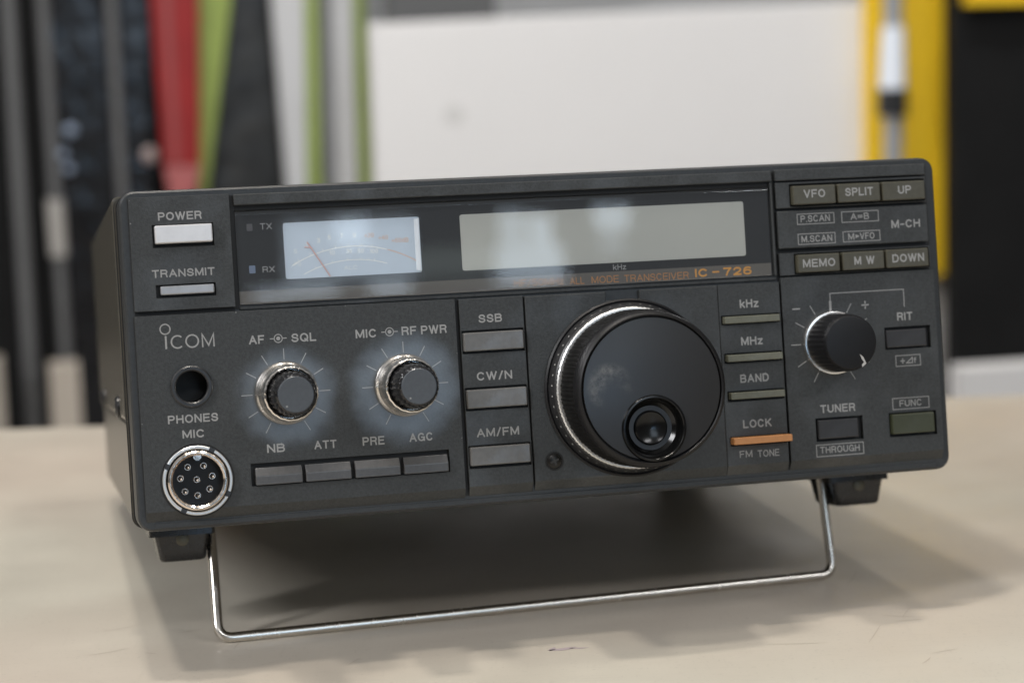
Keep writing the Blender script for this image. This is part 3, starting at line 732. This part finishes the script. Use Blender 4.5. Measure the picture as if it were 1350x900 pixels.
# key row under the knobs: each key has a sloping upper face
for u0, u1 in ((32.6, 45.6), (46.5, 59.3), (60.4, 73.2), (74.2, 87.0)):
    V = [(u0, 10.95, .15), (u1, 10.95, .15), (u1, 15.75, .15), (u0, 15.75, .15), (u0 + .05, 11.0, 3.2), (u1 - .05, 11.0, 3.2), (u1 - .05, 13.5, 3.3), (u0 + .05, 13.5, 3.3), (u0 + .05, 15.7, 1.9), (u1 - .05, 15.7, 1.9)]
    F = [(0, 3, 2, 1), (4, 5, 6, 7), (7, 6, 9, 8), (0, 1, 5, 4), (2, 3, 8, 9), (1, 2, 9, 6, 5), (3, 0, 4, 7, 8)]
    mk('row_key', V, F, mat('row_key_plastic', (0.085, 0.085, 0.086), 0.26, vary=.12, scale=600), R, bevel=0.2)
for m_ in (GREYBTN, OLIVE, KHAKI, GREEN, DARKBTN, SILVER): smudges(m_, 160, 0.8, 0.25)
def lettered(name, rect, w, m, s, tu, base, cap, label=None):
    o = button(name, *rect, w, m, label)
    Ink(w + 0.03).text(s, tu[0], tu[1], base, cap).build('lettering', PRINT, o)
    return o
def shift(u, w): return u - 0.335 * (w - 1.5) * (u + 23.6) / 180 * 0.82     # legends were read on the plate level
WB = 3.5
def ub(u): return u - (u + 23.6) * (WB - 1.5) / 570.6
def vb(v): return v + (50.6 - v) * (WB - 1.5) / 570.6
for s, r, tu, base in (('VFO', (194.5, 208.05, 81.2, 86.9), (198.69, 205.43), 83.3), ('SPLIT', (208.6, 222.15, 81.25, 86.9), (211.76, 220.63), 83.25), ('UP', (222.75, 236.45, 81.2, 86.9), (228.59, 232.81), 83.2),
                       ('MEMO', (194.75, 208.1, 61.2, 66.65), (197.16, 207.34), 62.8), ('M W', (208.9, 222.2, 61.2, 66.7), (213.37, 219.8), 62.8), ('DOWN', (222.7, 236.4, 61.2, 66.75), (225.5, 235.7), 62.85)):
    lettered('memory_button', r, WB, OLIVE, s, (ub(tu[0]), ub(tu[1])), vb(base), 2.4)
button('clarifier_button', 221.75, 234.75, 37.5, 42.85, 2.4, DARKBTN)
button('tuner_button', 198.6, 211.4, 11.9, 17.65, 2.4, DARKBTN)
button('function_button', 221.7, 235.3, 11.8, 17.8, 3.4, GREEN, 'dark green function button')
for h in ((171.25, 188.4, 47.55, 49.7), (171.5, 188.6, 36.4, 38.55), (171.8, 188.6, 25.4, 27.5)):
    button('bar_button', *h, 3.5, KHAKI, bevel=0.2)
button('lock_button', 171.55, 189.7, 12.25, 14.35, 4.6, AMBER, 'amber lock button', bevel=0.2)

# display window
wm = box('display_window', 31.25, 187.75, 61.0, 87.35, 0.02, 0.5, MASK, R, bevel=0.1)
box('window_band', 31.4, 187.6, 61.1, 64.75, 0.5, 0.53, BAND, wm, bevel=0)
# meter: a pale dial behind a shallow clear tray
def rpl(name, u0, u1, v0, v1, w0, w1, r, m, parent):
    V, F = loft([[(u, v, w) for u, v in rrect(u0, u1, v0, v1, r, 4)] for w in (w0, w1)])
    return mk(name, V, F, m, parent)
me_ = rpl('meter_dial', 44.55, 83.2, 67.5, 83.2, 0.5, 0.56, 0.7, METER, wm)
V = [(81.6, 68.2, .57), (82.9, 67.9, .57), (82.9, 82.9, .57), (81.6, 82.6, .57), (82.75, 68.1, 1.25), (82.9, 67.9, 1.25), (82.9, 82.9, 1.25), (82.75, 82.7, 1.25)]
mk('tray_wall', V, BOXF, mat('clear_edge_glint', (0.70, 0.74, 0.78), 0.15), me_)  # pale colour carries the highlight along the clear edge
mi = Ink(0.60)
mcu, mcv = 63.0, 52.5
mi.arc(mcu + .8, 41.0, 34.8, 0.26, 120, 74, 40)
mi.arc(mcu + .8, 41.0, 31.0, 0.22, 117, 72, 40)
for a in (116, 110, 104, 98, 92, 86, 81):
    ca, sa = math.cos(math.radians(a)), math.sin(math.radians(a)); mi.stroke([(mcu + .8 + 34.8 * ca, 41 + 34.8 * sa), (mcu + .8 + 35.6 * ca, 41 + 35.6 * sa)], .2)
for a in (110, 101, 93, 86, 82, 79):
    ca, sa = math.cos(math.radians(a)), math.sin(math.radians(a)); mi.stroke([(mcu + .8 + 31 * ca, 41 + 31 * sa), (mcu + .8 + 31.7 * ca, 41 + 31.7 * sa)], .2)
for s, x, y in (('1', 50.6, 76.2), ('3', 53.8, 77.2), ('5', 56.9, 77.9), ('7', 60.4, 78.2), ('9', 64.0, 78.2)): mi.text(s, x, x + (.5 if s == '1' else .95), y, 1.35, .15)
for s, x, y, d in (('10', 57.1, 73.6, 1.6), ('30', 61.9, 73.9, 1.7), ('50', 65.2, 73.8, 1.7), ('100', 68.6, 73.5, 2.3)): mi.text(s, x, x + d, y, 1.25, .15)
mi.text('Po', 47.2, 49.0, 71.0, 1.2, .11); mi.text('S', 47.2, 48.1, 74.6, 1.2, .11)
mi.text('ALC', 61.0, 64.8, 69.3, 1.1, .11)
mi.build('lettering', METER_INK, me_)
mo = Ink(0.60); mo.arc(mcu + .8, 41.0, 34.8, 0.28, 73.5, 59, 16)
for s, x, y, d in (('+20', 67.3, 78.0, 2.7), ('+40', 71.3, 77.2, 2.7), ('+60dB', 75.0, 76.2, 4.8)): mo.text(s, x, x + d, y, 1.3, .15)
mo.build('lettering', mat('meter_ink_orange', (0.60, 0.40, 0.30), .6), me_)
V, F = tube_geo([(51.0, 77.6, .82), (57.0, 67.7, .82)], 0.16, 6); mk('needle', V, F, NEEDLE, me_)
V, F = tube_geo([(50.2, 76.2, .75), (52.4, 75.9, .75)], 0.13, 6); mk('needle_cross', V, F, NEEDLE, me_)
lc = rpl('lcd_screen', 94.9, 180.0, 67.25, 83.2, 0.5, 0.57, 0.7, LCD, wm)
rpl('indicator_lamp', 34.5, 36.1, 81.45, 83.4, .5, .62, .2, LEDOFF, wm)
rpl('indicator_lamp', 34.5, 36.2, 69.65, 71.8, .5, .62, .2, LEDBLUE, wm)
di = Ink(0.56)
di.text('TX', 38.2, 41.5, 81.65, 1.75, .14); di.text('RX', 38.2, 41.6, 69.7, 1.7, .14); di.build('lettering', PRINT_DIM, wm); di = Ink(0.56)
di.text('kHz', 139.3, 143.2, 65.15, 1.6, .14)
di.build('lettering', PRINT_DIM, wm)
di = Ink(0.56)
di.text('HF/50MHz', 109.7, 124.4, 61.85, 2.0, .11); di.text('ALL', 126.2, 130.45, 61.65, 2.0, .11); di.text('MODE', 132.65, 140.8, 61.6, 2.0, .11); di.text('TRANSCEIVER', 142.45, 162.0, 61.5, 2.0, .11)
di.build('lettering', ORANGE_DIM, wm)
di = Ink(0.56); di.text('IC', 164.0, 167.9, 61.75, 2.4, .2); di.stroke([(169.3, 63.0), (171.4, 63.0)], .45); di.text('726', 172.7, 181.4, 61.7, 2.4, .2)
di.build('lettering', ORANGE, wm)
# clear front: a thin sheet with a rolled top edge
prof = [(61.05, 0.3), (61.05, 1.3), (61.2, 1.55), (61.45, 1.65), (85.9, 1.65), (86.2, 1.62), (86.5, 1.53), (86.8, 1.36), (87.02, 1.12), (87.2, .8), (87.3, 0.3)]
def strip(a, b):
    k = len(V)
    for u in (31.35, 187.65): V.extend((u, v, w) for v, w in prof[a:b + 1])
    n = b - a + 1
    F.extend((k + i, k + i + 1, k + n + i + 1, k + n + i) for i in range(n - 1))
V = []; F = []
strip(0, 3); strip(3, 4); strip(4, len(prof) - 1)
gp = mk('glass_pane', V, F, GLASS, wm)
for p in gp.data.polygons: p.use_smooth = p.index > 3

# knobs: chrome-skirted double knobs
def double_knob(cu, cv):
    sk = lathe('control_knob', cu, cv, [(8.75, 1.85), (8.85, 2.4), (8.75, 2.8), (8.45, 3.25), (8.05, 3.6), (7.85, 3.9), (7.72, 4.6), (7.62, 8.0), (7.5, 12.0), (7.35, 13.0), (7.0, 13.4), (6.75, 13.1), (6.75, 9.5)], CHROME, R, n=144,
               rmod=lambda t, k: 0.0 if k < 7 else (0.14 * abs(math.sin(t * math.pi * 20)) if k < 11 else 0))
    lathe('knob_body', cu, cv, [(6.7, 9.6), (6.6, 11.5), (6.2, 13.2), (5.75, 20.0), (5.45, 22.2), (5.05, 23.0), (4.85, 23.2)], GLOSS, sk, n=144, rmod=lambda t, k: 0.24 * (math.sin(t * math.pi * 2 * 24) > 0) if 1 < k < 5 else 0)
    lathe('knob_cap', cu, cv, [(4.8, 23.0), (4.8, 23.25), (4.65, 23.4), (2.0, 23.36), (.5, 23.35)], CAP, sk)
    Ink(23.5).disc(cu - 2.6, cv - 3.1, 0.26).build('pointer_mark', PRINT, sk)
    return sk
double_knob(42.6, 35.95); double_knob(76.2, 35.95)
k3 = lathe('control_knob', 204.9, 40.15, [(9.45, 1.85), (9.5, 3.0), (9.2, 3.6), (8.7, 3.7)], CHROME, R)
lathe('knob_body', 204.9, 40.15, [(8.65, 3.5), (8.5, 5.0), (8.2, 14.0), (8.0, 15.4), (7.6, 16.0), (7.2, 16.1), (0.5, 16.0)], RIMK, k3, n=144, rmod=lambda t, k: 0.14 * math.sin(t * math.pi * 2 * 36) if 0 < k < 3 else 0)
a = math.radians(-57); ca, sa = math.cos(a), math.sin(a)
pm = [(4.2, .12), (5.6, .5), (7.6, .16), (7.75, -1.5), (7.1, -1.2), (6.9, -.25), (5.6, -.2)]
Ink(16.16).poly([(204.9 + r * ca - t * sa, 40.15 + r * sa + t * ca) for r, t in pm]).build('pointer_mark', mat('white_mark', (.44, .43, .41), .5), k3)

# main tuning knob
cu, cv = 142.0, 31.0
tk = lathe('tuning_knob', cu, cv, [(25.6, 1.7), (25.7, 2.6), (25.2, 3.0), (24.6, 2.7), (24.5, 2.2), (5, 2.2)], RIMK, R, n=160)
lathe('dial_skirt', cu, cv, [(24.7, 2.3), (24.6, 3.0), (23.6, 5.6), (23.2, 5.9), (22.2, 5.9)], SATIN, tk, n=160)
lathe('silver_ring', cu, cv, [(23.15, 5.95), (23.1, 6.6), (22.75, 6.95), (21.8, 7.0)], ALU, tk, n=240, rmod=lambda t, k: 0.16 * (math.sin(t * math.pi * 2 * 110) > 0) if k > 0 else 0)
lathe('grip', cu, cv, [(22.0, 7.1), (22.25, 8.0), (22.1, 18.5), (21.8, 19.6)], GRIP, tk, n=440, rmod=lambda t, k: 0.24 * (math.sin(t * math.pi * 2 * 110) > 0) if 0 < k < 3 else 0)
rim = lathe('knob_rim', cu, cv, [(21.8, 19.5), (21.9, 21.0), (21.7, 22.6), (21.1, 23.6), (20.6, 23.9), (20.35, 23.6), (20.2, 22.4), (19.0, 22.4)], RIMK, tk, n=180, cap1=False)
def facemat():
    m = mat('knob_face_lacquer', (0.019, 0.0175, 0.0165), 0.30, spec=0.42, coat=0.10, coat_rough=0.15)
    n, l = m.node_tree.nodes, m.node_tree.links; b = n['Principled BSDF']
    t = n.new('ShaderNodeTexCoord')
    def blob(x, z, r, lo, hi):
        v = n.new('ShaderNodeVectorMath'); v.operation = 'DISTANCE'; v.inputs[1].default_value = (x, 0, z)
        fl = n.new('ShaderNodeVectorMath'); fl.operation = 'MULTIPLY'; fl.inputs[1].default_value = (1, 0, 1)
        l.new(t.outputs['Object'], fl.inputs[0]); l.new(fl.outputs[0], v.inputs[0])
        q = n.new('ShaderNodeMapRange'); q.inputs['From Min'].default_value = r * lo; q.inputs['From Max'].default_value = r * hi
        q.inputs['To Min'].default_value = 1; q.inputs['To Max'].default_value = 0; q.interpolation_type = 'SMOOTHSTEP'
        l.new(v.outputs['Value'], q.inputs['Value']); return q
    # an old finger print: a greasy ring, its bright sheen put into the colour, broken by noise
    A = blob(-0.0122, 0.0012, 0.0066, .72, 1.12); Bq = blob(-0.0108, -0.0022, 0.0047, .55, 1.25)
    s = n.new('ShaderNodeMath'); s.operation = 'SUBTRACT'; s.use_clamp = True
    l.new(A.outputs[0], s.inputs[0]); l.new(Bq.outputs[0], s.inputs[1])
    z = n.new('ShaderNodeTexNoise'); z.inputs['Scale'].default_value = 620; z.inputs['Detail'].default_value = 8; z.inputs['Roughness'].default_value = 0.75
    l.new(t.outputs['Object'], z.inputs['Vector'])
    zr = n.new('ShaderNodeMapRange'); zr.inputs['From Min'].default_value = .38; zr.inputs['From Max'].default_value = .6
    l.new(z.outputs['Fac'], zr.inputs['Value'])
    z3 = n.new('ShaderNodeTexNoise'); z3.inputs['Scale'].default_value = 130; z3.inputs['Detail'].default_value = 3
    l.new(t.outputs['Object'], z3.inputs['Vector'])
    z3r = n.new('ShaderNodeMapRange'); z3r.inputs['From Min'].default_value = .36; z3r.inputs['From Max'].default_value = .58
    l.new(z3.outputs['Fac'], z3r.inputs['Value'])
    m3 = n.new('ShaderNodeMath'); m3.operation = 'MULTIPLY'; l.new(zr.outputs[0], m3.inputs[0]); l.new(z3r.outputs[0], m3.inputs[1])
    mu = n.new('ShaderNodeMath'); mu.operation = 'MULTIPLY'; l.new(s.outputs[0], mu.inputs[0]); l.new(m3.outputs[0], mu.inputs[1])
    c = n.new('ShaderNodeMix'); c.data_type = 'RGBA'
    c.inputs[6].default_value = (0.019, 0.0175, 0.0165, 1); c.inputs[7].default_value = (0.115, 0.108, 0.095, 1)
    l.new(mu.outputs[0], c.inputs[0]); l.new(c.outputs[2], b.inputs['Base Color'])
    return m
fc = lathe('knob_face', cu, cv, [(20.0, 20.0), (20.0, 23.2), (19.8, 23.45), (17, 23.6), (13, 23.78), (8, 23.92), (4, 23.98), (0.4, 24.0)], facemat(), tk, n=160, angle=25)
DU, DV = -0.2, -11.0
cut(fc, [(8.6, 19.0), (8.6, 26)], cu + DU, cv + DV, 80)
for p in fc.data.polygons: p.use_smooth = True
try: fc.data.set_sharp_from_angle(angle=math.radians(25))
except Exception: pass
cut(rim, [(8.6, 19.0), (8.6, 22.3)], cu + DU, cv + DV, 80) if False else None
lathe('finger_dimple', cu + DU, cv + DV, [(9.5, 23.3), (9.35, 24.0), (9.0, 24.45), (8.6, 24.5), (8.3, 24.2), (8.0, 23.3), (7.3, 21.0), (6.0, 19.9), (5.0, 19.95), (4.75, 20.7), (4.4, 20.9), (4.0, 20.75), (2.5, 20.35), (0.3, 20.1)], DEEP, tk, n=96, cap0=False)
lathe('knob_core', cu, cv, [(19.2, 7.0), (19.2, 20.1)], SATIN, tk, n=64)
dk = Ink(0); 
for i in range(50):
    a = 2 * math.pi * (i + .3) / 50
    r = 24.05; w = 4.45
    k0 = len(dk.V)
    L2 = 0.16
    for q in range(8):
        b_ = 2 * math.pi * q / 8
        rr = r + 0.28 * math.cos(b_) * .35; ww = w + 0.28 * math.cos(b_) * -0.9
        dk.V.append((cu + (rr + .06) * math.cos(a) - .28 * math.sin(b_) * math.sin(a), cv + (rr + .06) * math.sin(a) + .28 * math.sin(b_) * math.cos(a), ww + .04))
    dk.F.append(tuple(range(k0, k0 + 8)))
dk.build('dial_dots', PRINT, tk)

# headphone jack, microphone socket, panel screw
cut(lowp, [(5.0, -3), (5.0, 6)], 16.65, 39.4); cut(lowp, [(9.9, -3), (9.9, 6)], 16.7, 13.6)
cut(bez, [(4.6, -8), (4.6, 6)], 16.65, 39.4); cut(bez, [(8.45, -6), (8.45, 6)], 16.7, 13.6)
for o_ in (bez,):
    for p in o_.data.polygons: p.use_smooth = True
    try: o_.data.set_sharp_from_angle(angle=math.radians(28))
    except Exception: pass
jk = ring('headphone_jack', 16.65, 39.4, 4.35, 5.75, 1.85, 2.9, SATIN, R, b=.35)
lathe('jack_throat', 16.65, 39.4, [(4.4, -7.5), (4.4, 2.0)], HOLE, jk, cap1=False)
mc = ring('microphone_socket', 16.7, 13.6, 8.5, 10.2, 0.5, 1.9, HOLE, R, b=.1)
nut = ring('lock_nut', 16.7, 13.6, 8.65, 9.55, 1.2, 3.2, ALU, mc, b=.2)
for a in (62, 152, 242, 332):
    r_ = math.radians(a); c_, s_ = math.cos(r_), math.sin(r_)
    V = [(16.7 + rr * c_ - t * s_, 13.6 + rr * s_ + t * c_, w) for w in (1.3, 3.26) for rr, t in ((8.5, -.8), (9.7, -.8), (9.7, .8), (8.5, .8))]
    mk('nut_notch', V, BOXF, SATIN, mc)
ring('shell', 16.7, 13.6, 6.95, 8.2, -3, 4.2, NICKEL, mc, b=.5)
lathe('insulator', 16.7, 13.6, [(7.0, -3), (7.0, -1.2), (.3, -1.2)], SOCKET, mc)
V, F = lathe_geo(16.9, 20.2, [(1.1, -1.4), (1.1, 3.4)], 24); mk('key', V, F, NICKEL, mc, smooth=True)
for du, dv in ((-2.3, 3.6), (2.1, 3.7), (-4.45, .6), (4.3, .7), (0, 0), (-3.4, -3.1), (3.4, -2.8), (0, -4.4)):
    pn = ring('pin', 16.7 + du, 13.6 + dv, 0.62, 0.95, -1.3, -0.9, STEEL, mc, n=28, b=.1)
    V, F = lathe_geo(16.7 + du + .05, 13.6 + dv - .05, [(.42, -1.2), (.42, 1.2), (.3, 1.5), (.1, 1.6)], 16); mk('pin_tip', V, F, NICKEL, pn, smooth=True) if False else mk('pin', V, F, NICKEL, mc, smooth=True)
sw = lathe('screw', 118.05, 11.5, [(2.7, 1.7), (2.7, 2.0), (2.3, 2.05), (2.2, 1.86)], HOLE, R)
lathe('screw_head', 118.05, 11.5, [(2.1, 1.86), (2.1, 2.0), (1.6, 2.3), (.3, 2.4)], mat('black_screw', (0.015, 0.014, 0.013), 0.3, metal=0.4), sw)
for a in (20, 110):
    r_ = math.radians(a); c_, s_ = math.cos(r_), math.sin(r_)
    V = [(118.05 + l_ * c_ - t * s_, 11.5 + l_ * s_ + t * c_, w) for w in (2.2, 2.43 + a * .0001) for l_, t in ((-1.3, -.26), (1.3, -.26), (1.3, .26), (-1.3, .26))]
    mk('screw_slot', V, BOXF, mat('slot_dirt', (0.025, 0.023, 0.02), 0.5), sw)

# feet and wire stand
def foot(u0, u1, w0, w1, hgt=-12.8):
    L = [[(u, v, w) for u, w in rrect(u0 - 1.6, u1 + 1.6, w0 - 1, w1 + .4, 1)] for v in (2.1, -5.0)]
    L += [[(u, v, w) for u, w in rrect(u0 + t, u1 - t, w0 + t, w1 - t, 1.6)] for v, t in ((-5.0, 0), (-9, .7), (hgt + 1.0, 1.15), (hgt + .25, 1.6), (hgt, 2.4))]
    V, F = loft(L)
    return mk('foot', V, F, RUBBER, R, smooth=True, angle=40)
for u0, u1 in ((6.2, 22.2), (219.2, 236.2)):
    ft = foot(u0, u1, -62, -40)
    V, F = lathe_geo((u0 + u1) / 2, -6.2, [(1.9, -40.7), (1.9, -39.8), (1.4, -39.6)], 24); mk('foot_screw', V, F, BRASS, ft, smooth=True)
for u0, u1 in ((8, 24), (217, 233)):
    foot(u0, u1, -226, -206, -13.0)
def rounded(pts, r, n=8):
    out = [Vector(pts[0])]
    for a, c, b in zip(pts, pts[1:], pts[2:]):
        a, c, b = Vector(a), Vector(c), Vector(b)
        p0, p1 = c + (a - c).normalized() * r, c + (b - c).normalized() * r
        out += [(p0 * (1 - t) + c * t) * (1 - t) + (c * (1 - t) + p1 * t) * t for t in [k / n for k in range(n + 1)]]
    return out + [Vector(pts[-1])]
# hinge, two lower corners resting on the table (the wire is bent a little askew), hinge
path = rounded([(23.2, -4.0, -47.5), (22.5, -35.4, -33.2), (218.4, -34.1, -42.7), (217.8, -4.0, -47.5)], 4.6)
V, F = tube_geo(path, 1.5, 18); mk('wire_stand', V, F, STEEL, R, smooth=True, angle=60)
